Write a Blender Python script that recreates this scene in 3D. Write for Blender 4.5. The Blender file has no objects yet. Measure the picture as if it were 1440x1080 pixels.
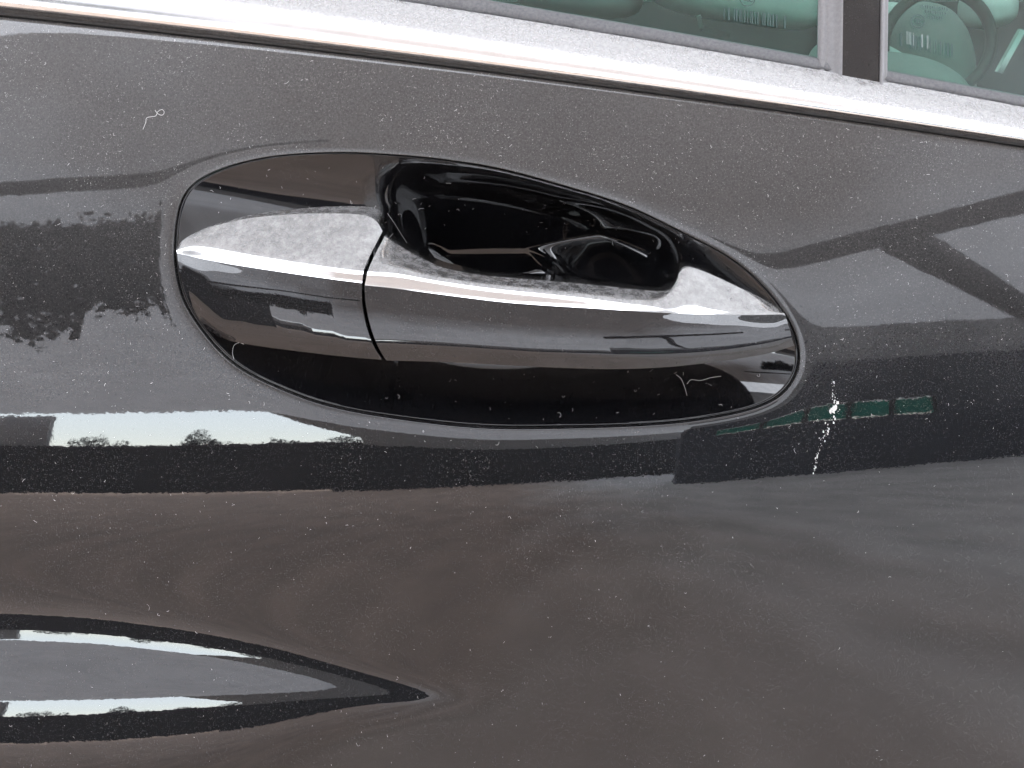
import bpy, math, random
import numpy as np
from mathutils import Vector, Matrix
R = math.radians
random.seed(7); rng = np.random.default_rng(7)
sc = bpy.context.scene
COL = sc.collection

# ------------------------------------------------------------------ camera
F_PX = 1343.0; PITCH = R(24.0); DIST = 0.36; Z0 = 0.95
CAM = np.array([0.0, -DIST*math.cos(PITCH), Z0+DIST*math.sin(PITCH)])
FW = np.array([0, math.cos(PITCH), -math.sin(PITCH)]); UP = np.array([0, math.sin(PITCH), math.cos(PITCH)]); RT = np.array([1.0, 0, 0])
cd = bpy.data.cameras.new('camera'); cam = bpy.data.objects.new('camera', cd); COL.objects.link(cam)
cam.location = CAM; cam.rotation_euler = (math.pi/2-PITCH, 0, 0)
cd.sensor_fit = 'HORIZONTAL'; cd.sensor_width = 36.0; cd.lens = 36.0*F_PX/1440
cd.clip_start = 0.01; cd.clip_end = 500
sc.camera = cam

# ------------------------------------------------------------------ sky, sun, exposure
SUN_EL, SUN_AZ = R(58), R(200)
w = bpy.data.worlds.new('World'); sc.world = w; w.use_nodes = True
wn = w.node_tree.nodes; wl = w.node_tree.links
sky = wn.new('ShaderNodeTexSky'); sky.sky_type = 'NISHITA'; sky.sun_disc = False
sky.sun_elevation = SUN_EL; sky.sun_rotation = SUN_AZ; sky.dust_density = 0.6; sky.air_density = 1.0; sky.ozone_density = 1.0
hs = wn.new('ShaderNodeHueSaturation'); hs.inputs['Saturation'].default_value = .50; wl.new(sky.outputs[0], hs.inputs['Color'])
bg = wn['Background']; wl.new(hs.outputs[0], bg.inputs[0]); bg.inputs[1].default_value = 0.15
sl = bpy.data.lights.new('sun', 'SUN'); sl.energy = 2.0; sl.angle = R(10); sl.color = (1, .99, .97)
so = bpy.data.objects.new('sun', sl); COL.objects.link(so)
_d = Vector((math.sin(SUN_AZ)*math.cos(SUN_EL), math.cos(SUN_AZ)*math.cos(SUN_EL), math.sin(SUN_EL)))
so.rotation_euler = (-_d).to_track_quat('-Z', 'Y').to_euler(); so.location = (0, 0, 20)
vs = sc.view_settings; vs.view_transform = 'Standard'; vs.look = 'None'; vs.gamma = 1; vs.use_curve_mapping = False
vs.exposure = 3.5
sc.render.engine = 'CYCLES'
cy = sc.cycles; cy.use_denoising = True; cy.denoiser = 'OPENIMAGEDENOISE'
cy.max_bounces = 12; cy.diffuse_bounces = 5; cy.glossy_bounces = 8; cy.transmission_bounces = 8; cy.transparent_max_bounces = 12
cy.blur_glossy = 0.0; cy.sample_clamp_indirect = 20

# ------------------------------------------------------------------ helpers
def props(o, label=None, cat=None, group=None, kind=None):
    if label: o['label'] = label
    if cat: o['category'] = cat
    if group: o['group'] = group
    if kind: o['kind'] = kind
    return o
def empty(name, loc=(0, 0, 0)):
    o = bpy.data.objects.new(name, None); COL.objects.link(o); o.location = loc; o.empty_display_size = .1
    return o
def mesh(name, v, f, mat, parent=None, smooth=True):
    me = bpy.data.meshes.new(name)
    v = np.asarray(v, float)
    if parent is not None:
        v = v-np.array(parent_loc(parent))
    me.from_pydata(v.tolist(), [], f if isinstance(f, list) else f.tolist())
    me.materials.append(mat)
    if smooth: me.polygons.foreach_set('use_smooth', [True]*len(me.polygons))
    me.update()
    o = bpy.data.objects.new(name, me); COL.objects.link(o)
    if parent is not None: o.parent = parent
    return o
def parent_loc(p):
    l = Vector((0, 0, 0))
    while p is not None:
        l += p.location; p = p.parent
    return l
def grid_faces(n, m, wrap=False, flip=False, off=0):
    i = np.arange(n-1)[:, None]; mm = m if wrap else m-1
    j = np.arange(mm)[None, :]; j2 = (j+1) % m
    a = i*m+j; b = i*m+j2; c = (i+1)*m+j2; d = (i+1)*m+j
    f = np.stack([a, b, c, d] if not flip else [d, c, b, a], -1).reshape(-1, 4)
    return f+off
class MB:
    def __init__(s): s.v = []; s.f = []
    def add(s, v, f):
        o = len(s.v); s.v += [tuple(map(float, p)) for p in v]; s.f += [tuple(int(k)+o for k in q) for q in f]; return s
    def grid(s, P, wrap=False, flip=False):
        n, m = P.shape[:2]; return s.add(P.reshape(-1, 3), grid_faces(n, m, wrap, flip))
    def box(s, lo, hi):
        x0, y0, z0 = lo; x1, y1, z1 = hi
        return s.add([(x0, y0, z0), (x1, y0, z0), (x1, y1, z0), (x0, y1, z0), (x0, y0, z1), (x1, y0, z1), (x1, y1, z1), (x0, y1, z1)],
                     [(0, 3, 2, 1), (4, 5, 6, 7), (0, 1, 5, 4), (1, 2, 6, 5), (2, 3, 7, 6), (3, 0, 4, 7)])
    def bar(s, a, b, wd, ht):
        a = Vector(a); b = Vector(b); d = (b-a).normalized(); side = d.cross(Vector((0, 0, 1)))
        side = Vector((1, 0, 0)) if side.length < 1e-4 else side.normalized(); up = side.cross(d)
        V = []
        for p in (a, b):
            for (i, j) in ((-1, -1), (1, -1), (1, 1), (-1, 1)): V.append(p+side*wd/2*i+up*ht/2*j)
        return s.add(V, [(0, 1, 2, 3), (7, 6, 5, 4), (0, 4, 5, 1), (1, 5, 6, 2), (2, 6, 7, 3), (3, 7, 4, 0)])
    def tube(s, pts, rad, n=8, closed=False):
        pts = [Vector(p) for p in pts]; N = len(pts); rad = rad if hasattr(rad, '__len__') else [rad]*N
        P = []
        for i, p in enumerate(pts):
            t = (pts[(i+1) % N]-pts[i-1]) if closed else (pts[min(i+1, N-1)]-pts[max(i-1, 0)])
            t.normalize(); u = t.orthogonal().normalized() if i == 0 else (u-t*u.dot(t)).normalized(); v = t.cross(u)
            P.append([p+(u*math.cos(k*2*math.pi/n)+v*math.sin(k*2*math.pi/n))*rad[i] for k in range(n)])
        if closed: P.append(P[0])
        return s.grid(np.array(P), wrap=True)
    def build(s, name, mat, parent=None, smooth=False): return mesh(name, s.v, s.f, mat, parent, smooth)

def crom(P, n):
    """open Catmull-Rom through P (k,dim), n samples uniform in index"""
    P = np.asarray(P, float); k = len(P)
    Q = np.vstack([2*P[0]-P[1], P, 2*P[-1]-P[-2]])
    t = np.linspace(0, k-1, n); i = np.minimum(t.astype(int), k-2); u = (t-i)[:, None]
    a, b, c, d = Q[i], Q[i+1], Q[i+2], Q[i+3]
    return .5*(2*b+(c-a)*u+(2*a-5*b+4*c-d)*u*u+(3*b-a-3*c+d)*u**3)
def arc_resample(P, n):
    P = np.asarray(P, float); s = np.r_[0, np.cumsum(np.linalg.norm(np.diff(P, axis=0), axis=1))]
    t = np.linspace(0, s[-1], n); return np.stack([np.interp(t, s, P[:, k]) for k in range(P.shape[1])], 1)
def sstep(a, b, x):
    t = np.clip((x-a)/(b-a), 0, 1); return t*t*(3-2*t)

# ------------------------------------------------------------------ materials
def newmat(name):
    m = bpy.data.materials.new(name); m.use_nodes = True; nt = m.node_tree
    return m, nt, nt.nodes, nt.links, nt.nodes['Principled BSDF'], nt.nodes['Material Output']
def math_n(nt, op, a, b=None, clamp=False):
    n = nt.nodes.new('ShaderNodeMath'); n.operation = op; n.use_clamp = clamp
    for k, q in enumerate((a, b)):
        if q is None: continue
        if isinstance(q, (int, float)): n.inputs[k].default_value = q
        else: nt.links.new(q, n.inputs[k])
    return n.outputs[0]
def noise(nt, scale, detail=2, rough=.5, vec=None):
    n = nt.nodes.new('ShaderNodeTexNoise'); n.inputs['Scale'].default_value = scale; n.inputs['Detail'].default_value = detail
    n.inputs['Roughness'].default_value = rough
    nt.links.new(vec if vec is not None else coords(nt), n.inputs['Vector']); return n.outputs[0]
def coords(nt):
    t = nt.nodes.get('TC')
    if t is None: t = nt.nodes.new('ShaderNodeNewGeometry'); t.name = 'TC'
    return t.outputs['Position']
def ramp(nt, x, a, b):
    n = nt.nodes.new('ShaderNodeMapRange'); n.inputs['From Min'].default_value = a; n.inputs['From Max'].default_value = b
    nt.links.new(x, n.inputs[0]); n.clamp = True; return n.outputs[0]
def dust_mix(nt, bsdf, out, mask, col):
    d = nt.nodes.new('ShaderNodeBsdfDiffuse'); d.inputs[0].default_value = (*col, 1)
    mx = nt.nodes.new('ShaderNodeMixShader'); nt.links.new(mask, mx.inputs[0]); nt.links.new(bsdf.outputs[0], mx.inputs[1]); nt.links.new(d.outputs[0], mx.inputs[2])
    nt.links.new(mx.outputs[0], out.inputs[0])
def up_factor(nt, a, b):
    g = nt.nodes.get('TC') or (coords(nt), nt.nodes.get('TC'))[1]
    s = nt.nodes.new('ShaderNodeSeparateXYZ'); nt.links.new(g.outputs['Normal'], s.inputs[0])
    return ramp(nt, s.outputs[2], a, b)
def paint(name, film=.011, speck=.62, settle=.15, rough=.015, peel=5.5e-6):
    m, nt, N, L, b, out = newmat(name)
    b.inputs['Base Color'].default_value = (.0035, .0035, .0042, 1); b.inputs['Roughness'].default_value = rough; b.inputs['IOR'].default_value = 1.62
    # orange peel of the lacquer
    h = math_n(nt, 'ADD', noise(nt, 240, 2), math_n(nt, 'MULTIPLY', noise(nt, 950, 2), .28)); bp = N.new('ShaderNodeBump'); bp.inputs['Distance'].default_value = peel; bp.inputs['Strength'].default_value = 1
    L.new(h, bp.inputs['Height']); L.new(bp.outputs[0], b.inputs['Normal'])
    # dust: even film + settled on what faces up + fine grains in clouds
    g1 = ramp(nt, noise(nt, 2600, 1.5, .6), .64, .76); g2 = ramp(nt, noise(nt, 1200, 1, .5), .70, .80)
    cl = ramp(nt, noise(nt, 45, 3, .6), .30, .72)
    gr = math_n(nt, 'MULTIPLY', math_n(nt, 'MAXIMUM', g1, g2), math_n(nt, 'MULTIPLY', cl, speck))
    sp = N.new('ShaderNodeSeparateXYZ'); L.new(coords(nt), sp.inputs[0])
    up = ramp(nt, math_n(nt, 'ADD', sp.outputs[2], math_n(nt, 'MULTIPLY', noise(nt, 14, 3, .6), .06)), Z0+.01, Z0+.15)
    fm = math_n(nt, 'MULTIPLY', math_n(nt, 'ADD', math_n(nt, 'MULTIPLY', up, settle), film), math_n(nt, 'ADD', math_n(nt, 'MULTIPLY', ramp(nt, noise(nt, 1300, 2, .7), .3, .7), .7), .65))
    gr = math_n(nt, 'MULTIPLY', gr, math_n(nt, 'ADD', math_n(nt, 'MULTIPLY', up, .9), .45))
    dust_mix(nt, b, out, math_n(nt, 'ADD', fm, gr, True), (.40, .385, .375))
    return m
def chrome(name, base=.80, rough=.07, settle=.75, film=.04, u0=.52, u1=.86, dc=.20):
    m, nt, N, L, b, out = newmat(name)
    b.inputs['Base Color'].default_value = (base, base, base*.99, 1); b.inputs['Metallic'].default_value = 1; b.inputs['Roughness'].default_value = rough
    L.new(math_n(nt, 'ADD', math_n(nt, 'MULTIPLY', noise(nt, 150, 4, .6), .10), rough-.04), b.inputs['Roughness'])
    n1 = ramp(nt, noise(nt, 230, 5, .72), .34, .68); n2 = ramp(nt, noise(nt, 2200, 2, .6), .50, .72)
    up = up_factor(nt, u0, u1)
    mk = math_n(nt, 'ADD', math_n(nt, 'MULTIPLY', up, math_n(nt, 'MULTIPLY', math_n(nt, 'ADD', math_n(nt, 'ADD', n1, .12), math_n(nt, 'MULTIPLY', n2, .4)), settle)), film)
    dust_mix(nt, b, out, math_n(nt, 'ADD', mk, 0.0, True), (dc, dc*.98, dc*.97))
    return m
def plain(name, col, rough=.6, var=.12, scale=30, metallic=0, dust=0.0):
    m, nt, N, L, b, out = newmat(name)
    h = N.new('ShaderNodeHueSaturation'); h.inputs['Color'].default_value = (*col, 1)
    L.new(math_n(nt, 'ADD', math_n(nt, 'MULTIPLY', noise(nt, scale, 4, .6), 2*var), 1-var), h.inputs['Value'])
    L.new(h.outputs[0], b.inputs['Base Color']); b.inputs['Roughness'].default_value = rough; b.inputs['Metallic'].default_value = metallic
    if dust:
        dust_mix(nt, b, out, math_n(nt, 'MULTIPLY', ramp(nt, noise(nt, 900, 3, .7), .2, .8), dust), (.4, .39, .38))
    return m
def translucent(name, col, tcol, scale=1.5):
    m, nt, N, L, b, out = newmat(name); N.remove(b)
    d = N.new('ShaderNodeBsdfDiffuse'); t = N.new('ShaderNodeBsdfTranslucent'); a = N.new('ShaderNodeAddShader')
    for n, c in ((d, col), (t, tcol)):
        h = N.new('ShaderNodeHueSaturation'); h.inputs['Color'].default_value = (*c, 1)
        L.new(math_n(nt, 'ADD', math_n(nt, 'MULTIPLY', noise(nt, scale, 4, .6), .5), .75), h.inputs['Value']); L.new(h.outputs[0], n.inputs[0])
    L.new(d.outputs[0], a.inputs[0]); L.new(t.outputs[0], a.inputs[1]); L.new(a.outputs[0], out.inputs[0]); return m
def glass(name, tint):
    m, nt, N, L, b, out = newmat(name); N.remove(b)
    t = N.new('ShaderNodeBsdfTransparent'); t.inputs[0].default_value = (*tint, 1)
    g = N.new('ShaderNodeBsdfGlossy'); g.inputs['Roughness'].default_value = .01
    fr = N.new('ShaderNodeFresnel'); fr.inputs[0].default_value = 1.5
    mx = N.new('ShaderNodeMixShader'); L.new(fr.outputs[0], mx.inputs[0]); L.new(t.outputs[0], mx.inputs[1]); L.new(g.outputs[0], mx.inputs[2])
    d = N.new('ShaderNodeBsdfDiffuse'); d.inputs[0].default_value = (.4, .4, .39, 1)
    m2 = N.new('ShaderNodeMixShader'); L.new(math_n(nt, 'ADD', math_n(nt, 'MULTIPLY', ramp(nt, noise(nt, 900, 3, .7), .55, .8), .10), .025), m2.inputs[0])
    L.new(mx.outputs[0], m2.inputs[1]); L.new(d.outputs[0], m2.inputs[2]); L.new(m2.outputs[0], out.inputs[0]); return m

M = {}
M['paint'] = paint('black_lacquer'); M['paint_clean'] = paint('black_lacquer_sheltered', .0015, .09, .0, .05, 3e-6)
M['paint_handle'] = paint('black_lacquer_handle', .010, .30, .04)
M['chrome'] = chrome('dusty_chrome'); M['trim'] = chrome('satin_trim', .88, .18, .85, .06, .50, .78, .40)
M['rubber'] = plain('dusty_rubber', (.075, .075, .082), .7, .1, 200, dust=.35)
M['rubber_dark'] = plain('black_rubber', (.012, .012, .013), .5, .1, 200, dust=.13)
M['channel'] = plain('window_channel', (.16, .155, .16), .35, .06, 200, dust=.3)
M['piano'] = paint('gloss_pillar', .02, .2, .0)
M['glass'] = glass('tinted_glass', (.70, .90, .84))
M['speck'] = plain('dust_fluff', (.54, .53, .52), .9, .1, 400)
M['splash'] = plain('dried_white_splash', (.55, .55, .53), .8, .05, 300)
M['print'] = plain('glass_print_pale', (.16, .20, .19), .6, .05)
M['print_dark'] = plain('glass_print_dark', (.03, .06, .055), .6, .05)
M['leather'] = plain('pale_lit_leather', (.50, .52, .50), .55, .08, 25)  # colour lightened so the seat behind the left pane reads as lit
M['leather_dark'] = plain('grey_leather', (.22, .225, .22), .55, .08, 25)
M['int_dark'] = plain('dark_plastic', (.03, .036, .036), .5, .2, 18)
M['metal'] = plain('bright_metal', (.85, .85, .85), .15, .03, 50, metallic=1)
M['concrete'] = None

# ------------------------------------------------------------------ door skin as a function
A0 = math.tan(R(16.6)); B0 = 1.36; TW = -0.145; RX = 3.0; ZLO = -0.20
def F0(x, z):
    zl = z-Z0; zc = np.maximum(zl, ZLO)
    f = A0*zc+B0*zc*zc/2+np.minimum(zl-ZLO, 0)*(A0+B0*ZLO)
    return f+TW*x*np.clip(zl, -.2, .25)*np.exp(-(x/.6)**2)+x*x/(2*RX)
def ray(px, py):
    px = np.asarray(px, float); py = np.asarray(py, float)
    d = FW+((px-720)/F_PX)[..., None]*RT-((py-540)/F_PX)[..., None]*UP
    return d/np.linalg.norm(d, axis=-1, keepdims=True)
def hit(px, py, out=0.0, Fn=None):
    Fn = Fn or F0; px, py = np.broadcast_arrays(np.asarray(px, float), np.asarray(py, float))
    d = ray(px, py); t = np.full(d.shape[:-1], DIST); e = 1e-5
    def g(t):
        p = CAM+t[..., None]*d; return p[..., 1]-Fn(p[..., 0], p[..., 2])+out
    for _ in range(14):
        g0 = g(t); t = t-g0*e/(g(t+e)-g0)
    return CAM+t[..., None]*d
def at(px, py, Y):
    d = ray(px, py); return CAM+((Y-CAM[1])/d[..., 1])[..., None]*d
# swage line at the lower left: slope bump along z, fading out to the right
_rx = np.array([-600, 0, 150, 300, 400, 480, 560, 620, 670, 730.])
_rc = np.array([922, 922, 927, 938, 949, 959, 970, 978, 984, 990.])
_ru = np.array([58, 50, 48, 44, 38, 31, 24, 20, 18, 18.])
_rd = np.array([270, 235, 185, 124, 82, 54, 36, 27, 23, 22.])
_ra = np.array([.350, .350, .349, .345, .337, .316, .284, .240, .13, 0.])
_q = hit(_rx, _rc); RXX = _q[:, 0]; RZC = _q[:, 2]
RWU = np.abs(hit(_rx, _rc-_ru)[:, 2]-RZC); RWD = np.abs(hit(_rx, _rc+_rd)[:, 2]-RZC)
_gu = np.linspace(0, 6, 1201)
def _tail(g): return np.r_[0, np.cumsum((g[1:]+g[:-1])/2*np.diff(_gu))]
_CU = _tail(np.exp(-.69*((_gu**2+.02)**.75-.02**.75)))
_CD = _tail(.265*np.exp(-(_gu/.24)**2)+.735*np.exp(-.69*_gu**5))
def smooth_interp(x, X, Y):
    # monotone-ish smooth interpolation: average of shifted linear interps
    o = np.zeros_like(np.asarray(x, float))
    for k in np.linspace(-.016, .016, 13): o = o+np.interp(x+k, X, Y)
    return o/13
def ridge(x, z):
    zc = smooth_interp(x, RXX, RZC); wu = smooth_interp(x, RXX, RWU); wd = smooth_interp(x, RXX, RWD); am = smooth_interp(x, RXX, _ra)
    u = (z-zc)
    I = np.where(u > 0, wu*(_CU[-1]-np.interp(u/wu, _gu, _CU)), wu*_CU[-1]+wd*np.interp(-u/wd, _gu, _CD))
    return -am*I
def FF(x, z): return F0(x, z)+ridge(x, z)

# ------------------------------------------------------------------ recess outline
OUT = [(248,395),(243,350),(250,290),(270,258),(300,242),(339,229),(394,219),(478,215),(550,218),(617,224),(700,237),(794,262),(884,291),(965,330),(1026,362),(1071,399),(1104,440),(1123,480),(1125,518),(1107,552),(1071,573),(1006,588),(924,598),(802,603),(680,603),(559,590),(462,572),(389,546),(331,516),(292,478),(260,432)]
OUT = np.array(OUT, float)
_P = np.vstack([OUT[-2:], OUT, OUT[:3]])
_c = crom(_P, 2000)
_o = hit(_c[:, 0], _c[:, 1]); CEN = hit(690., 410.)
_th = np.arctan2(_o[:, 2]-CEN[2], _o[:, 0]-CEN[0]); _r = np.hypot(_o[:, 2]-CEN[2], _o[:, 0]-CEN[0])
_ord = np.argsort(_th); _th = _th[_ord]; _r = _r[_ord]
_tt = np.linspace(-math.pi, math.pi, 1441)[:-1]
_rr = np.interp(_tt, np.r_[_th-2*math.pi, _th, _th+2*math.pi], np.r_[_r, _r, _r])
_k = np.exp(-.5*(np.arange(-24, 25)/7.0)**2); _k /= _k.sum()
_rr = np.convolve(np.r_[_rr[-24:], _rr, _rr[:24]], _k, 'valid')
def RO(th): return np.interp(th, np.r_[_tt, math.pi], np.r_[_rr, _rr[0]])

# belt line (top edge of the skin): straight in x,z through two picture points
def belt_curve(pts, out):
    q = np.array(pts, float); p = hit(q[:, 0], q[:, 1], out); c = np.polyfit(p[:, 0], p[:, 2], 2)
    def f(x):
        x = np.asarray(x, float); xc = np.clip(x, -.22, .22); s_ = 2*c[0]*xc+c[1]
        return np.polyval(c, xc)+(x-xc)*(.5*s_+.5*c[1])
    return f
belt = belt_curve([(0,25),(360,61),(720,106),(1000,146),(1440,207)], 0.0)
BZ = float(belt(0.0)); BS = float((belt(.2)-belt(-.2))/.4)

car = empty('car', (0, 0, 0))
props(car, 'dusty black car seen at its door with chrome pull handle and bright window trim', 'car')

# skin: rings from the recess rim out to the panel's edges
XL, XR, ZB = -1.05, 1.05, 0.42
def outer_r(th):
    c = np.cos(th); s = np.sin(th); big = 9.0
    r = np.full_like(th, big)
    with np.errstate(divide='ignore', invalid='ignore'):
        for cand in ((XR-CEN[0])/c, (XL-CEN[0])/c, (ZB-CEN[2])/s):
            r = np.where((cand > 0) & (cand < r), cand, r)
    lo = np.zeros_like(th); hi = r.copy()
    for _ in range(40):
        md = (lo+hi)/2; inside = CEN[2]+md*s < belt(CEN[0]+md*c)
        lo = np.where(inside, md, lo); hi = np.where(inside, hi, md)
    return lo
cor = [math.atan2(z-CEN[2], x-CEN[0]) for x, z in ((XR, ZB), (XL, ZB), (XL, float(belt(XL))), (XR, float(belt(XR))))]
TH = np.unique(np.r_[np.linspace(-math.pi, math.pi, 961)[:-1], cor]); NT = len(TH)
ro = RO(TH); Ro = outer_r(TH)
NR = 330; tt = np.linspace(0, 1, NR); kk = 4.6; S = (np.exp(kk*tt)-1)/(math.exp(kk)-1)
near = np.array([0, .08, .16, .25, .35, .45, .55, .65, .8])*1e-3
dist = [np.full(NT, v) for v in near]
for s in S[1:]: dist.append(.0008+(Ro-ro-.0008)*s)
dist = np.array(dist); rad = ro+dist
X = CEN[0]+rad*np.cos(TH); Z = CEN[2]+rad*np.sin(TH)
er = .0005
rim = .0005*np.exp(-dist/.0030)+er*(1-np.sqrt(np.clip(1-np.clip(1-dist/er, 0, 1)**2, 0, 1)))
Y = FF(X, Z)+rim+.0004*np.exp(-np.clip(belt(X)-Z, 0, 1)/.0006)
Pn = np.stack([X, Y, Z], -1)
hem_in = Pn[0].copy(); hem_in[:, 1] += .004
hem_out = Pn[-1].copy(); hem_out[:, 1] += .012
Pn = np.concatenate([hem_in[None], Pn, hem_out[None]])
door = mesh('door_panel', Pn.reshape(-1, 3), grid_faces(len(Pn), NT, wrap=True, flip=True), M['paint'], car)

# cup behind the handle
def cup_depth(x, z):
    th = np.arctan2(z-CEN[2], x-CEN[0]); r = np.hypot(x-CEN[0], z-CEN[2])/RO(th)
    r = np.clip(r, 0, 1)
    px = (x/.386)*1440+720
    dn = sstep(.25, -.25, np.sin(th))            # 1 in the lower half
    e = 2.4+2.8*dn
    sh = .0013+(.0150-.004*dn)*(1-r**e)+dn*.16*np.clip(CEN[2]-z, 0, .05)*(1-r**6)
    sx = sstep(505, 600, px)*(1-sstep(922, 966, px))
    wgt = sx*(1-sstep(.55, .97, r))*(1-dn*sstep(.15, .42, r))
    zz = z-CEN[2]
    floor = CEN[1]+.047-.62*(np.sqrt(zz*zz+.0002)-.014)*np.where(zz > 0, 1, .6)+.10*(x-.02)**2-F0(x, z)
    return sh*(1-wgt)+floor*wgt
NB = 150
rb = 1-np.r_[0, .002, .004, .007, np.linspace(.01, 1, NB)**1.15]; rb[-1] = .0005
rb = np.clip(rb, .0005, 1)
rad = rb[:, None]*(ro-.0005)
X = CEN[0]+rad*np.cos(TH); Z = CEN[2]+rad*np.sin(TH)
edge = .0004*(1-np.sqrt(np.clip(1-np.clip(1-(ro-.0005-rad)/.0004, 0, 1)**2, 0, 1)))
Yc = F0(X, Z)+cup_depth(X, Z)-.0004+edge
Pc = np.stack([X, Yc, Z], -1); h = Pc[0].copy(); h[:, 1] += .004
Pc = np.concatenate([h[None], Pc])
mesh('handle_cup', Pc.reshape(-1, 3), grid_faces(len(Pc), NT, wrap=True), M['paint_clean'], car)

# ------------------------------------------------------------------ handle
def patch(rows, nv, nu):
    """rows: list of (picture polyline, out polyline over u) -> 3-D grid (nv, nu)"""
    G = []
    for pts, outs in rows:
        c = arc_resample(crom(np.array(pts, float), 200), nu)
        o = np.interp(np.linspace(0, 1, nu), np.linspace(0, 1, len(outs)), outs)*1e-3
        kx = np.ones(9)/9; o = np.convolve(np.r_[[o[0]]*4, o, [o[-1]]*4], kx, 'valid')
        G.append(hit(c[:, 0], c[:, 1], o))
    G = np.array(G); k = len(G)
    out = np.zeros((nv, nu, 3))
    for j in range(nu): out[:, j] = crom(G[:, j], nv)
    return out
def skirt(P, which, depth):
    """wall running inward from one border of a grid"""
    e = {'l': P[:, 0], 'r': P[:, -1], 't': P[0], 'b': P[-1]}[which]
    n = 5; q = [e+np.array([0, depth*t, 0]) for t in np.linspace(0, 1, n)]
    return np.array(q)
NU = 150
# --- grip
g_top = [(541,332),(560,346),(590,363),(620,377),(660,386),(700,391),(800,399),(880,407),(925,411),(943,408),(950,397),(955,384),(966,376),(990,382),(1030,400),(1072,421),(1101,438)]
g_mid = [(520,374),(560,378),(600,386),(640,393),(700,401),(800,411),(880,420),(925,424),(950,424),(975,423),(1000,427),(1030,431),(1060,435),(1080,437),(1102,440)]
g_edge = [(513,401),(560,406),(620,414),(700,424),(760,429),(840,434),(900,438),(960,441),(1000,442),(1050,443),(1104,442)]
g_b1 = [(514,425),(620,440),(760,452),(900,458),(1000,459),(1108,455)]
g_b2 = [(520,455),(620,467),(760,477),(900,479),(1000,476),(1112,468)]
g_low = [(530,484),(620,489),(760,498),(900,500),(1000,495),(1070,486),(1114,477)]
g_bot = [(543,507),(620,509),(760,516),(860,519),(940,516),(1020,507),(1080,497),(1117,486)]
e_top = [1.5, 3.5, 5.5, 6.5, 7, 7, 7, 6.5, 5, 0.5, -1.0, -2]
e_mid = [13.6, 14, 14.3, 14.5, 14.7, 14.7, 14.5, 13.6, 11.8, 8.6, 4.4, -.7]
e_edge = [16, 16.4, 16.6, 16.8, 17, 17, 16.8, 16, 14, 10.5, 6, -.4]
e_b1 = [17.25, 17.65, 17.85, 18.05, 18.25, 18.25, 18.05, 17.25, 15.25, 11.75, 7.25, 0.85]
e_b2 = [17.65, 18.05, 18.25, 18.45, 18.65, 18.65, 18.45, 17.65, 15.65, 12.15, 7.65, 1.25]
e_low = [17.38, 17.78, 17.98, 18.18, 18.38, 18.38, 18.18, 17.38, 15.38, 11.88, 7.38, 0.98]
e_bot = [15.3, 15.7, 15.9, 16.1, 16.3, 16.3, 16.1, 15.3, 13.3, 9.8, 5.3, -1.1]
T = patch([(g_top, e_top), (g_mid, e_mid), (g_edge, e_edge)], 16, NU)
B = patch([(g_edge, e_edge), (g_b1, e_b1), (g_b2, e_b2), (g_low, e_low), (g_bot, e_bot)], 44, NU)
mb = MB(); mb.grid(B, flip=True); mb.grid(skirt(B, 'b', .016)[:, :], flip=True); mb.grid(skirt(B, 'l', .016), flip=False); mb.grid(skirt(B, 'r', .004), flip=True)
mb.grid(np.stack([T[0]+np.array([0, .0015, 0]), T[0]+np.array([0, .012, -.001]), B[-1]+np.array([0, .016, 0])]))
grip = mb.build('handle_grip', M['paint_handle'], car, True)
mb = MB(); mb.grid(T, flip=True); mb.grid(skirt(T, 't', .0015), flip=False); mb.grid(skirt(T, 'l', .014)); mb.grid(skirt(T, 'r', .004), flip=True)
mb.build('chrome_blade', M['chrome'], grip, True)
# --- rear cap
c_top = [(248,351),(256,339),(272,329),(300,318),(350,307),(400,302),(450,300),(495,301),(517,304),(530,312),(538,325)]
c_mid = [(248,352),(275,344),(310,346),(360,352),(420,360),(470,367),(514,373)]
c_edge = [(249,356),(275,362),(310,369),(360,377),(420,386),(470,393),(509,398)]
c_b1 = [(251,372),(285,388),(330,398),(400,409),(460,419),(509,424)]
c_b2 = [(257,400),(290,419),(340,430),(400,440),(460,448),(514,454)]
c_low = [(276,442),(305,458),(350,465),(400,471),(460,478),(524,484)]
c_bot = [(292,464),(320,478),(360,486),(420,494),(480,501),(537,506)]
c_eT = [-1.2, -2, -2, -1.5, -.5, .8, 1.5]
c_eM = [-.7, 3.3, 6.5, 9.4, 11.6, 13.1, 13.6]
c_eE = [-.4, 4.6, 8.2, 11.4, 13.8, 15.4, 16]
c_e1 = [0.85, 5.85, 9.45, 12.65, 15.05, 16.65, 17.25]
c_e2 = [1.35, 6.35, 9.95, 13.15, 15.55, 17.15, 17.75]
c_eL = [1.1, 6.1, 9.7, 12.9, 15.3, 16.9, 17.5]
c_eB = [-1.0, 4.0, 7.6, 10.8, 13.2, 14.8, 15.4]
T2 = patch([(c_top, c_eT), (c_mid, c_eM), (c_edge, c_eE)], 16, NU)
B2 = patch([(c_edge, c_eE), (c_b1, c_e1), (c_b2, c_e2), (c_low, c_eL), (c_bot, c_eB)], 44, NU)
mb = MB(); mb.grid(B2, flip=True); mb.grid(skirt(B2, 'b', .016), flip=True); mb.grid(skirt(B2, 'r', .016), flip=True); mb.grid(skirt(B2, 'l', .004))
cap = mb.build('handle_cap', M['paint_handle'], car, True)
mb = MB(); mb.grid(T2, flip=True); mb.grid(skirt(T2, 't', .014)); mb.grid(skirt(T2, 'r', .014), flip=True); mb.grid(skirt(T2, 'l', .004))
mb.build('chrome_blade', M['chrome'], cap, True)

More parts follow.
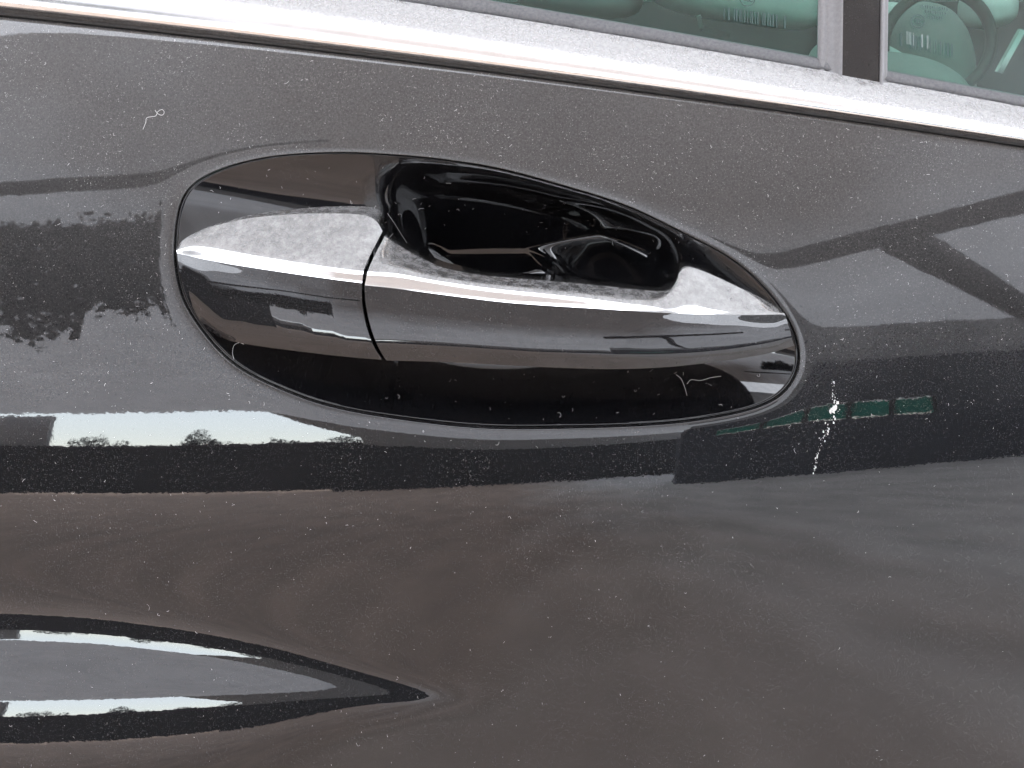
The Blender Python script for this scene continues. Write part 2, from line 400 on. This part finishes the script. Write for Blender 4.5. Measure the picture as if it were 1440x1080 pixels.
# ------------------------------------------------------------------ belt trim, gaskets, glass
def sweep(name, rows, mat, parent, n=160):
    """rows: (curve giving z over x, extra height, inward offset from the skin at the belt)"""
    xs = np.linspace(XL, XR, n); P = []
    for cv, dh, i in rows: P.append(np.stack([xs, F0(xs, belt(xs))+i, cv(xs)+dh], -1))
    mb = MB(); mb.grid(np.array(P), flip=True); return mb.build(name, mat, parent, True)
def Fbelt(i):
    return lambda x, z: F0(x, belt(x))+i
def bcurve(pts, i):
    q = np.array(pts, float); p = hit(q[:, 0], q[:, 1], 0.0, Fbelt(i)); c = np.polyfit(p[:, 0], p[:, 2], 2)
    def f(x):
        x = np.asarray(x, float); xc = np.clip(x, -.22, .22); s_ = 2*c[0]*xc+c[1]
        return np.polyval(c, xc)+(x-xc)*(.5*s_+.5*c[1])
    return f
t_bot = bcurve([(0,12),(360,51),(720,96),(1000,138),(1440,199)], -.0025)
t_top = bcurve([(560,1),(640,14),(840,45),(1000,73),(1440,151)], .0090)
s_top = bcurve([(676,0),(1040,62),(1238,99),(1440,136)], .0150)
mix = lambda a, b, t: (lambda x: a(x)*(1-t)+b(x)*t)
# the seal under the trim: two thin lips
sweep('belt_seal', [(belt, .0002, .012), (belt, .0002, .0016), (mix(belt, t_bot, .3), 0, .0004), (mix(belt, t_bot, .45), 0, .0012), (mix(belt, t_bot, .55), 0, .0008), (mix(belt, t_bot, .9), 0, .0006), (t_bot, .0004, .002), (t_bot, .0006, .012)], M['rubber_dark'], car)
tr = [(t_bot, 0, .010), (t_bot, 0, -.0012), (t_bot, .0002, -.0021), (t_bot, .0008, -.0028)]
for t in np.linspace(.06, .95, 18): tr.append((mix(t_bot, t_top, t), 0, -.0030+.0125*t**1.7-.0010*math.sin(math.pi*t)))
tr += [(t_top, -.0003, .0092), (t_top, 0, .0098), (t_top, 0, .0150)]
sweep('window_trim', tr, M['trim'], car)
sweep('window_seal', [(t_top, -.001, .0145), (t_top, 0, .0125), (t_top, .0008, .0118), (mix(t_top, s_top, .85), 0, .0140), (s_top, 0, .0150), (s_top, .0003, .0200)], M['rubber'], car)
# glass: leaning sheet
LEAN = .40
GB = float(s_top(0.0)-belt(0.0)); GI = .0175
def glassP(x, h, inn=0): return np.array([x, F0(np.array(x), belt(np.array(x)))+GI+inn+(h-GB)*LEAN, belt(x)+h])
def on_glass(px, py, out=.0):
    """picture point -> point on the glass plane, 'out' metres in front of it"""
    def Fg(x, z): return F0(x, belt(x))+GI+(z-belt(x)-GB)*LEAN
    return hit(px, py, out, Fg)
_e = [on_glass(np.array([p]), np.array([60.]))[0][0] for p in (1150., 1176., 1178., 1231., 1233., 1246.)]
TOP = .46
def pane(name, xa, xb, mat, inn=0, th=.004, h0=.016, h1=TOP, nx=12):
    xs = np.linspace(xa, xb, nx); mb = MB()
    V = []
    for h, i in ((h0, 0), (h1, 0), (h1, th), (h0, th), (h0, 0)): V.append([glassP(x, h, inn+i) for x in xs])
    mb.grid(np.array(V), flip=True)
    for k in (0, -1):
        mb.add([V[q][k] for q in range(4)], [(0, 1, 2, 3)])
    return mb.build(name, mat, car, False)
pl = pane('window_pane', XL, _e[0]+.004, M['glass'])
pr = pane('window_pane', _e[5]-.004, XR, M['glass'])
pil = pane('window_divider', _e[2], _e[3], M['piano'], -.0050, .012, .012, TOP, 6)
def channel(xa, xb, prof, name):
    mb = MB(); hs = np.linspace(.012, TOP, 24)
    P = np.array([[glassP(xa+(xb-xa)*u, h, i) for h in hs] for u, i in prof]); mb.grid(P, flip=False)
    return mb.build(name, M['channel'], car, True)
channel(_e[0], _e[2], [(0, .001), (0, -.0018), (.10, -.0026), (.22, -.0026), (.34, -.0016), (.45, -.0018), (.75, -.0038), (.92, -.0056), (1, -.0060), (1, .004)], 'glass_channel')
channel(_e[3], _e[5], [(0, .004), (0, -.0062), (.15, -.0064), (.3, -.0056), (.5, -.0030), (.85, -.0022), (1, -.0018), (1, .001)], 'glass_channel')
# upper frame of the window so the sheet of glass ends in something
xs = np.linspace(XL, XR, 40)
mb = MB(); P = []
for h, i in ((TOP-.004, .0), (TOP-.004, -.012), (TOP+.02, -.012), (TOP+.05, .02), (TOP+.05, .06), (TOP-.004, .03)): P.append([glassP(x, h, i) for x in xs])
mb.grid(np.array(P), flip=True); mb.build('window_frame', M['paint'], car, True)

# print on the glass
def decal(name, quads, mat, parent, out=.0006):
    mb = MB()
    for q in quads:
        q = np.array(q, float); v = on_glass(q[:, 0], q[:, 1], out); mb.add(v, [tuple(range(len(q)))[::-1]])
    return mb.build(name, mat, parent)
def ring_arcs(cx, cy, r, w, a0, a1, n=20, sx=1.0):
    q = []
    for k in range(n):
        a = a0+(a1-a0)*k/n; b = a0+(a1-a0)*(k+1)/n
        q.append([(cx+sx*(r-w)*math.cos(a), cy-(r-w)*math.sin(a)), (cx+sx*(r+w)*math.cos(a), cy-(r+w)*math.sin(a)), (cx+sx*(r+w)*math.cos(b), cy-(r+w)*math.sin(b)), (cx+sx*(r-w)*math.cos(b), cy-(r-w)*math.sin(b))])
    return q
def mark(cx, cy, r):
    q = ring_arcs(cx, cy, r, r*.07, 0, 2*math.pi, 32)
    for k in (-1, 0, 1): q += ring_arcs(cx+k*r*.42+r*.12, cy+k*.9, r*.34, r*.075, R(50), R(310), 12, .8)
    return q
def bars(x0, x1, ya, yb, hgt, seed, prob):
    rr = random.Random(seed); q = []; x = x0
    while x < x1:
        wd = rr.choice([1.1, 1.6, 2.4]); t = (x-x0)/(x1-x0); y = ya+(yb-ya)*t
        if rr.random() < prob: q.append([(x, y), (x+wd, y), (x+wd, y+hgt), (x, y+hgt)])
        x += wd+rr.choice([1.2, 1.8, 2.8])
    return q
decal('certification_mark', mark(1051, -2, 10.5), M['print_dark'], pl)
decal('barcode', bars(1018, 1112, 10, 24, 17, 3, .8), M['print_dark'], pl)
decal('certification_mark', mark(1291, 30, 9), M['print_dark'], pr)
decal('barcode', bars(1266, 1338, 46, 62, 18, 5, .6), M['print_dark'], pr)
decal('barcode', bars(1275, 1312, 44, 52, 18, 8, .45), M['print'], pr)
q_ = []
rr_ = random.Random(4)
for row, (xa, ya) in enumerate(((1297, 7), (1301, 14), (1303, 21))):
    for k in range(11-2*row):
        x_ = xa+k*3.4; y_ = ya+k*.35; q_.append([(x_, y_), (x_+1.2, y_), (x_+1.2+rr_.uniform(-.8, .8), y_+4.6), (x_, y_+4.6)])
        if rr_.random() < .6: q_.append([(x_, y_+rr_.choice([0, 2, 3.8])), (x_+2.4, y_+2), (x_+2.4, y_+2.9), (x_, y_+2.9)])
decal('etched_lettering', q_, M['print_dark'], pr)

# ------------------------------------------------------------------ cabin behind the glass
def blob(name, c, s, mat, rot=(0, 0, 0), p=2.6, n=28, parent=car, bend=0):
    """rounded cushion: superellipsoid"""
    u = np.linspace(-math.pi/2, math.pi/2, n); v = np.linspace(-math.pi, math.pi, 2*n+1)[:-1]
    f = lambda a: np.sign(a)*np.abs(a)**(2/p)
    U, V = np.meshgrid(u, v, indexing='ij')
    P = np.stack([f(np.cos(U))*f(np.cos(V))*s[0], f(np.cos(U))*f(np.sin(V))*s[1], f(np.sin(U))*s[2]], -1)
    P[..., 0] += bend*(P[..., 2]/s[2])**2
    m = np.array(Matrix.Rotation(rot[2], 3, 'Z') @ Matrix.Rotation(rot[1], 3, 'Y') @ Matrix.Rotation(rot[0], 3, 'X'))
    P = P@m.T+np.array(c)
    mb = MB(); mb.grid(P, wrap=True); return mb.build(name, mat, parent, True)
def cushion(name, px, py, Yd, hw, hh, dp, mat, rot=0, p=2.6):
    c_ = at(float(px), float(py), Yd); k = (Yd-CAM[1])/F_PX
    return blob(name, c_+np.array([0, dp, 0]), (hw*k, dp, hh*k), mat, (0, rot, 0), p)
cushion('seat_back', 1338, 150, .62, 62, 128, .09, M['leather_dark'], R(-6), 2.4)
cushion('armrest', 1414, 14, .95, 30, 26, .05, M['leather'], R(-10), 2.6)
cushion('seat_cushion', 1330, 160, .40, 80, 62, .10, M['leather_dark'], R(6), 2.3)
cushion('seat_cushion', 1262, 118, .52, 62, 46, .10, M['leather'], R(12), 2.2)
cushion('head_restraint', 1290, 36, .80, 36, 24, .05, M['leather'], R(14), 2.8)
cushion('seat_back', 1065, -24, .75, 120, 54, .10, M['leather'], R(8), 4.2)
cushion('seat_back', 820, -20, .85, 90, 40, .10, M['leather_dark'], R(5), 4.0)
c = at(1318., 62., .56); k_ = (.56-CAM[1])/F_PX; mb = MB()
tl = Matrix.Rotation(R(8), 3, 'Y') @ Matrix.Rotation(R(82), 3, 'X')
mb.tube([Vector(c)+tl @ Vector((72*k_*math.cos(k*2*math.pi/48), 66*k_*math.sin(k*2*math.pi/48), 0)) for k in range(48)], 7.5*k_, 10, True)
mb.build('steering_wheel', M['int_dark'], car, True)
a = at(1437., 42., .40); b = at(1404., 102., .40); mb = MB(); mb.bar(a, b, .0045, .004); mb.build('belt_anchor', M['metal'], car)
a = at(982., 22., .30); b = at(986., 40., .30); mb = MB(); mb.bar(a, b, .003, .003); a2 = at(1024., 50., .31); mb.bar(b, a2, .003, .003); mb.build('buckle', M['metal'], car)
mb = MB(); mb.box((XL, .125, .60), (XR, 1.42, .68)); mb.build('cabin_floor', M['int_dark'], car)
mb = MB(); mb.box((XL, .10, .62), (XR, .125, .985)); mb.build('inner_door_trim', M['int_dark'], car)
mb = MB(); mb.box((XL, 1.42, .60), (XR, 1.50, 1.03)); mb.build('far_door_trim', M['int_dark'], car)
mb = MB(); mb.box((XR-.04, .13, .60), (XR, 1.45, 1.42)); mb.build('dashboard', M['int_dark'], car)
mb = MB(); mb.box((XL, .13, .60), (XL+.04, 1.45, 1.42)); mb.build('rear_panel', M['int_dark'], car)
mb = MB(); mb.box((XL, 1.455, .99), (XR, 1.460, 1.45)); mb.build('window_pane', M['glass'], car)
mb = MB(); mb.box((XL, .03, .30), (XR, 1.5, .43)); mb.build('sill', M['rubber_dark'], car)

# ------------------------------------------------------------------ dirt on the paint
def strand(mb, P, wd):
    P = np.asarray(P); n = len(P); t = np.gradient(P, axis=0); s = np.cross(t, np.array([0, -1, .25])); s /= np.linalg.norm(s, axis=1, keepdims=True)+1e-9
    mb.grid(np.stack([P-s*wd/2, P+s*wd/2], 1))
def squiggle(px, py, L, curl, n):
    a = rng.uniform(0, 2*math.pi); k = rng.normal(0, curl); q = [(px, py)]
    for _ in range(n-1):
        px += math.cos(a)*L/(n-1); py += math.sin(a)*L/(n-1); a += k+rng.normal(0, curl*.6); q.append((px, py))
    return np.array(q)
def in_recess(p, pad=.004):
    th = np.arctan2(p[..., 2]-CEN[2], p[..., 0]-CEN[0]); return np.hypot(p[..., 0]-CEN[0], p[..., 2]-CEN[2]) < RO(th)+pad
def Fcup(x, z): return F0(x, z)+cup_depth(x, z)-.0004
def scatter(count, name, ok, Fn, wd, Lr, dens=None):
    PX = rng.uniform(-250, 1690, count); PY = rng.uniform(20, 1330, count)
    p = hit(PX, PY); keep = ok(p, PX, PY)
    PX, PY = PX[keep], PY[keep]; mb = MB()
    Q = []; W = []
    for x, y in zip(PX, PY):
        L = rng.gamma(1.6, Lr); n = 3 if L < 5 else 6
        Q.append(squiggle(x, y, max(L, 1.0), .5, n)); W.append(wd*rng.uniform(.6, 1.5))
    allq = np.vstack(Q); P3 = hit(allq[:, 0], allq[:, 1], 6e-5, Fn); k = 0
    for q, wv in zip(Q, W):
        P = P3[k:k+len(q)]; k += len(q)
        strand(mb, P, wv)
    o = mb.build(name, M['speck'], car); props(o, kind='stuff'); return o
cloud = lambda X, Y: .45+.3*np.sin(X*.011+1.3)*np.sin(Y*.013)+.25*np.sin(X*.031+Y*.017)
def ok_panel(p, X, Y):
    zl = p[:, 2]-Z0
    pr_ = np.clip(.45+.5*(zl+.03)/.1, .22, 1)*np.clip(1.0-(X-800)/900*(zl < -.03), .25, 1)
    return (~in_recess(p, .002)) & (p[:, 2] < belt(p[:, 0])-.001) & (rng.random(len(X)) < pr_*np.clip(cloud(X, Y), .1, 1))
scatter(13000, 'dust_specks', ok_panel, FF, .00008, 0.95)
def ok_cup(p, X, Y): return in_recess(p, -.003) & ((Y < 400) & (Y < 330+.1*(X-500)) | (Y > 522)) & (rng.random(len(X)) < .55)
scatter(3600, 'cup_lint', ok_cup, Fcup, .00006, 2.2)

def fibre(name, pts, wd, label, Fn=None):
    q = arc_resample(crom(np.array(pts, float), 60), 40); P = hit(q[:, 0], q[:, 1], 1.5e-4, Fn or FF)
    mb = MB(); mb.tube(P, wd/2, 6); o = mb.build(name, M['speck'], None, True); props(o, label, 'lint', 'lint fibres on the car door'); return o
fibre('lint_fibre', [(201,182),(205,172),(206,166),(213,164),(219,163),(222,157),(228,154),(231,158),(228,162),(222,160),(218,155)], .00022, 'curled white lint fibre on the black paint left above the handle')
fibre('lint_fibre', [(1014,529),(1000,531),(985,535),(972,534),(966,540)], .00016, 'pale lint thread lying in the cup below the right end of the handle', Fcup)
fibre('lint_fibre', [(951,527),(958,533),(963,545),(966,556)], .00016, 'short pale lint thread hanging in the cup bottom below the handle', Fcup)
fibre('lint_fibre', [(329,505),(327,496),(329,486),(336,482),(343,484)], .00014, 'thin hooked lint fibre under the rear cap of the handle', Fcup)
fibre('lint_fibre', [(545,300),(556,316),(566,332),(578,350),(588,362)], .00013, 'long faint thread in the dark cup above the handle joint', Fcup)

# dried white run on the skin
mb = MB()
def flake(px, py, rx, ry):
    n = 9; ph = rng.uniform(0, 6); pts = [(px, py)]
    for k in range(n):
        a = 2*math.pi*k/n; m = rng.uniform(.6, 1.25); pts.append((px+rx*m*math.cos(a), py+ry*m*math.sin(a)))
    q = np.array(pts); V = hit(q[:, 0], q[:, 1], np.r_[2.5e-4, np.full(n, 2e-5)], FF)
    mb.add(V, [(0, 1+(k+1) % n, 1+k) for k in range(n)])
spine = crom(np.array([(1171,534),(1172,548),(1172,560),(1175,572),(1174,582),(1168,594),(1161,608),(1155,622),(1151,636),(1147,652),(1144,665)], float), 100)
for k in range(120):
    i = int(rng.integers(0, 100)); t = i/99
    big = math.exp(-((t-.33)/.13)**2)*2.2+math.exp(-((t-.62)/.12)**2)*.9
    s = rng.gamma(2.2, .33)*(.6+big*.45)
    flake(spine[i, 0]+rng.normal(0, 1.2+big*1.2), spine[i, 1]+rng.normal(0, 1.5), s*.9, s*1.3)
props(mb.build('dried_splash', M['splash'], car, False), 'white dried splash running down the paint')

# ------------------------------------------------------------------ the yard the paint mirrors
def ground_mat():
    m, nt, N, L, b, out = newmat('stained_concrete')
    mx = N.new('ShaderNodeMix'); mx.data_type = 'RGBA'
    mx.inputs[6].default_value = (.62, .48, .39, 1); mx.inputs[7].default_value = (.84, .82, .79, 1)
    sep = N.new('ShaderNodeSeparateXYZ'); L.new(coords(nt), sep.inputs[0])
    mp = N.new('ShaderNodeMapping'); mp.inputs['Scale'].default_value = (1.5, .42, 1); L.new(coords(nt), mp.inputs[0])
    side = math_n(nt, 'ADD', math_n(nt, 'MULTIPLY', sep.outputs[0], .45), math_n(nt, 'MULTIPLY', math_n(nt, 'SUBTRACT', noise(nt, .8, 3, .5, mp.outputs[0]), .5), 1.1))
    L.new(ramp(nt, side, .0, 1.1), mx.inputs[0])
    h = N.new('ShaderNodeHueSaturation'); L.new(mx.outputs[2], h.inputs['Color'])
    L.new(math_n(nt, 'ADD', math_n(nt, 'MULTIPLY', ramp(nt, noise(nt, 1.7, 3.5, .5, mp.outputs[0]), .30, .70), .34), .76), h.inputs['Value'])
    L.new(h.outputs[0], b.inputs['Base Color']); b.inputs['Roughness'].default_value = .8; return m
M['concrete'] = ground_mat()
mb = MB(); mb.box((-150, -150, -.3), (150, 150, 0)); props(mb.build('ground', M['concrete']), kind='structure')
def roof_mat():
    m, nt, N, L, b, out = newmat('weathered_roof_sheet'); N.remove(b)
    sep = N.new('ShaderNodeSeparateXYZ'); L.new(coords(nt), sep.inputs[0])
    wob = math_n(nt, 'MULTIPLY', math_n(nt, 'SUBTRACT', noise(nt, .55, 3, .55), .5), 4.0)
    ax = ramp(nt, math_n(nt, 'ADD', math_n(nt, 'ABSOLUTE', math_n(nt, 'SUBTRACT', sep.outputs[0], .5)), wob), 5.4, 2.2)
    ay = ramp(nt, math_n(nt, 'ADD', sep.outputs[1], wob), -12.0, -7.5)
    rust = math_n(nt, 'MULTIPLY', ax, ay)
    a = N.new('ShaderNodeAddShader')
    for k, (kind, c0, c1) in enumerate((('ShaderNodeBsdfDiffuse', (.30, .30, .30), (.24, .21, .19)), ('ShaderNodeBsdfTranslucent', (.20, .20, .203), (.058, .052, .048)))):
        n = N.new(kind); mx = N.new('ShaderNodeMix'); mx.data_type = 'RGBA'; mx.inputs[6].default_value = (*c0, 1); mx.inputs[7].default_value = (*c1, 1); L.new(rust, mx.inputs[0])
        h = N.new('ShaderNodeHueSaturation'); L.new(mx.outputs[2], h.inputs['Color']); L.new(math_n(nt, 'ADD', math_n(nt, 'MULTIPLY', noise(nt, .8, 4, .6), .5), .75), h.inputs['Value'])
        L.new(h.outputs[0], n.inputs[0]); L.new(n.outputs[0], a.inputs[k])
    L.new(a.outputs[0], out.inputs[0]); return m
M['sheet_pale'] = roof_mat(); M['sheet_brown'] = M['sheet_pale']
M['sheet_dark'] = translucent('old_roof_sheet', (.26, .255, .25), (.060, .0595, .059), .6)
M['bright_strip'] = translucent('added_bright_sheet', (.2, .2, .2), (.62, .62, .62), .6)  # bright overhead strip, added so the chrome and trim mirror white
M['steel'] = plain('dark_steel', (.03, .028, .028), .6, .2, 4)
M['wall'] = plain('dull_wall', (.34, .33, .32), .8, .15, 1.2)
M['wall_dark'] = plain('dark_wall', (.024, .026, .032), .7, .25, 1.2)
M['workshop'] = plain('slate_wall', (.070, .078, .098), .7, .3, .9)
M['teal'] = translucent('teal_sheet', (.02, .20, .16), (.02, .20, .155))
M['bark'] = plain('bark', (.03, .026, .024), .9, .2, 14)
M['leaf'] = plain('dark_leaf', (.022, .026, .022), .7, .3, 3)
M['leaf2'] = plain('hedge_leaf', (.026, .028, .026), .7, .3, 3)

ZR = 4.6; YE = -28.0
roof = empty('shed_roof', (0, 0, 0)); props(roof, 'wide grey shed roof on dark steel rafters mirrored in the black paint', 'roof')
xb = [-34, -22, -14, -8, -4.6, -2.2, 0.4, 3.0, 5.8, 9, 14, 22, 34]
yb = [13.0, -1.55, -2.95, -6.4, -10.5, -18.0, YE]
for i in range(len(xb)-1):
    for j in range(len(yb)-1):
        if j == len(yb)-2 and xb[i] > 5: continue
        br = -2.3 < (xb[i]+xb[i+1])/2 < 3.1 and j in (2, 3)
        mt = M['sheet_dark'] if j == 0 or (j == 2 and xb[i+1] < -7.9) else M['bright_strip'] if j == 1 else M['sheet_brown'] if br else M['sheet_pale']
        mb = MB(); nx = 13; Vx = np.linspace(xb[i], xb[i+1], nx)
        P = np.array([[(x, y, ZR+.03*(k % 2)) for k, x in enumerate(Vx)] for y in (yb[j], yb[j+1])])
        mb.grid(P); mb.build('roof_sheet', mt, roof, False)
mb = MB(); mb.bar((-34, -5.1, ZR-.2), (-1.6, -5.1, ZR-.2), .16, .1); mb.build('purlin', M['steel'], roof)
for a, b, wd in (((2.2, -9.9, ZR-.2), (6.9, -5.0, ZR-.2), .30), ((4.5, -8.0, ZR-.2), (14.5, -18, ZR-.2), .5)):
    mb = MB(); mb.bar(a, b, wd, .25); mb.build('brace', M['steel'], roof)
# building on the right with teal sheets
bl = empty('workshop', (9, -15, 0)); props(bl, 'dark workshop front with a row of teal sheets mirrored right of the handle', 'building')
for lo, hi in (((3.4, -15.3, 0), (22, -15, 1.68)), ((3.4, -15.3, 2.2), (22, -15, 3.5)), ((3.4, -15.3, 1.68), (4.1, -15, 2.2)), ((8.9, -15.3, 1.68), (22, -15, 2.2))):
    mb = MB(); mb.box(lo, hi); mb.build('wall', M['workshop'], bl)
mb = MB(); mb.box((22, -15.3, 0), (22.3, 13, 2.6)); mb.build('wall', M['workshop'], bl)  # wing added to shut out a bright sliver of sky at the right
for k in range(7):
    mb = MB(); mb.box((22.1, -15.0+k*3.15, 2.6), (22.13, -11.85+k*3.15, ZR+.05)); mb.build('sky_block_sheet', M['sheet_pale'], bl)
for k in range(6):
    mb = MB(); mb.box((3.4+k*3.1, -15.2, 3.5), (6.5+k*3.1, -15.17, ZR+.05)); mb.build('sky_block_sheet', M['sheet_pale'], bl)  # pale sheets added to block the bright sky above the wall
for k in range(5):
    x = 4.15+k*.96; mb = MB(); mb.box((x, -15.2, 1.70), (x+.84, -15.16, 2.18)); mb.build('teal_sheet', M['teal'], bl)
    mb = MB(); mb.box((x+.85, -15.25, 1.68), (x+.95, -15.1, 2.2)); mb.build('post', M['steel'], bl)
# low wall at the far side, centre
wl_ = empty('boundary_wall', (0, -27, 0)); props(wl_, 'plain grey wall under the far eave mirrored below the handle', 'wall')
mb = MB(); mb.box((-5.1, -27.4, 0), (7.2, -27, ZR-.05)); mb.build('wall', M['wall'], wl_)
mb = MB(); mb.add([(-8.6, -27.2, 4.5), (-5.1, -27.2, 4.5), (-5.1, -27.2, 3.05), (-8.6, -27.0, 4.5), (-5.1, -27.0, 4.5), (-5.1, -27.0, 3.05)], [(0, 1, 2), (5, 4, 3), (0, 3, 4, 1), (1, 4, 5, 2), (2, 5, 3, 0)]); mb.build('gusset', M['wall'], wl_)
# foliage
def crown(name, c, s, n, size, mat, parent, seed):
    r = np.random.default_rng(seed)
    d = r.normal(size=(n, 3)); d /= np.linalg.norm(d, axis=1, keepdims=True); rad = r.random(n)**.36
    lob = 1+.12*np.sin(d[:, 0]*5+seed)*np.cos(d[:, 2]*4+d[:, 1]*3)
    p = d*(rad*lob)[:, None]*np.array(s)+np.array(c)
    mb = MB()
    u = r.normal(size=(n, 3)); u /= np.linalg.norm(u, axis=1, keepdims=True); v = np.cross(u, r.normal(size=(n, 3))); v /= np.linalg.norm(v, axis=1, keepdims=True)
    sz = size*r.uniform(.6, 1.4, n)
    V = np.stack([p-u*sz[:, None], p+v*sz[:, None]*.6, p+u*sz[:, None], p-v*sz[:, None]*.6], 1).reshape(-1, 3)
    f = np.arange(4*n).reshape(-1, 4)
    o = mesh(name, V, f, mat, parent, False); return o
vine = empty('hanging_vine', (-5.6, -6.2, ZR-.2)); props(vine, 'dark vine hanging from the shed roof mirrored at the left edge of the door', 'vine')
r_ = np.random.default_rng(5); n_ = 15000
vx = r_.uniform(-10, -3.05, n_); low = 3.20-.10*(vx+5)+.20*np.sin(vx*3.1)+.12*np.sin(vx*7.7+1)+.08*np.sin(vx*17)-.12*(vx < -4.2)
vz = low+(4.42-low)*r_.random(n_)**.9
vp = np.stack([vx, -6.2+r_.normal(0, .16, n_), vz], 1)
u_ = r_.normal(size=(n_, 3)); u_ /= np.linalg.norm(u_, axis=1, keepdims=True); v_ = np.cross(u_, r_.normal(size=(n_, 3))); v_ /= np.linalg.norm(v_, axis=1, keepdims=True); z_ = r_.uniform(.04, .085, n_)[:, None]
mesh('foliage', np.stack([vp-u_*z_, vp+v_*z_*.6, vp+u_*z_, vp-v_*z_*.6], 1).reshape(-1, 3), np.arange(4*n_).reshape(-1, 4), M['leaf'], vine, False)
mb = MB(); mb.tube([(-4.05, -6.2, 4.5), (-4.0, -6.22, 3.4), (-4.02, -6.18, 2.75)], [.03, .05, .035], 6); mb.build('stem', M['bark'], vine)
ORD = ['leftmost', 'second', 'third', 'fourth', 'fifth', 'sixth', 'seventh', 'eighth', 'ninth', 'tenth', 'eleventh', 'twelfth']
hx = np.arange(-20, -3, 1.7)
for k, x in enumerate(hx):
    hgt = [2.9, 3.6, 3.1, 2.8, 3.8, 3.0, 3.3][k % 7]*.92
    t = empty('shrub', (float(x), -33.0+(k % 3)*.8, 0)); props(t, ORD[k]+' dark shrub from the left in the hedge row mirrored along the horizon', 'shrub', 'hedge shrubs along the far edge')
    crown('crown', (x, -33.0+(k % 3)*.8, hgt*.55), (1.25, .8, hgt*.56), 2600, .085, M['leaf2'], t, 20+k)
    mb = MB(); mb.tube([(x, -33.0+(k % 3)*.8, 0), (x, -33.0+(k % 3)*.8, hgt*.6)], .06, 6); mb.build('stem', M['bark'], t)
mb = MB(); mb.box((-32, -28.3, 0), (-4.9, -28.1, 2.72)); ww = mb.build('yard_fence', M['wall_dark']); props(ww, 'long dark fence below the hedge mirrored along the horizon', 'fence')

mb = MB(); mb.box((-5.4, -24.2, 0), (6.4, -24.0, 2.3)); props(mb.build('dark_container', M['wall_dark']), 'long dark container in front of the grey wall mirrored below the handle', 'container')

sh = empty('pale_shed', (-20, -29, 0)); props(sh, 'plain pale shed mirrored low at the left edge of the door', 'shed')
mb = MB(); mb.box((-34, -29.3, 0), (-18.4, -29.0, 4.6)); mb.build('wall', M['wall'], sh)

sw = empty('added_dark_wall', (-9, -1, 0)); props(sw, 'added dark wall at the left that darkens the reflection in the rear cap', 'wall')  # added only to darken what the handle cap mirrors
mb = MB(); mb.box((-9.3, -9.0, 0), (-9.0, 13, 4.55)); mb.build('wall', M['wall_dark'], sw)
bw = empty('added_back_wall', (0, 12.8, 0)); props(bw, 'added dull wall beyond the car that dims the view through its windows', 'wall')  # added to block the bright outdoors behind the cabin
mb = MB(); mb.box((-9.0, 12.6, 0), (22, 12.9, 4.55)); mb.build('wall', M['wall'], bw)
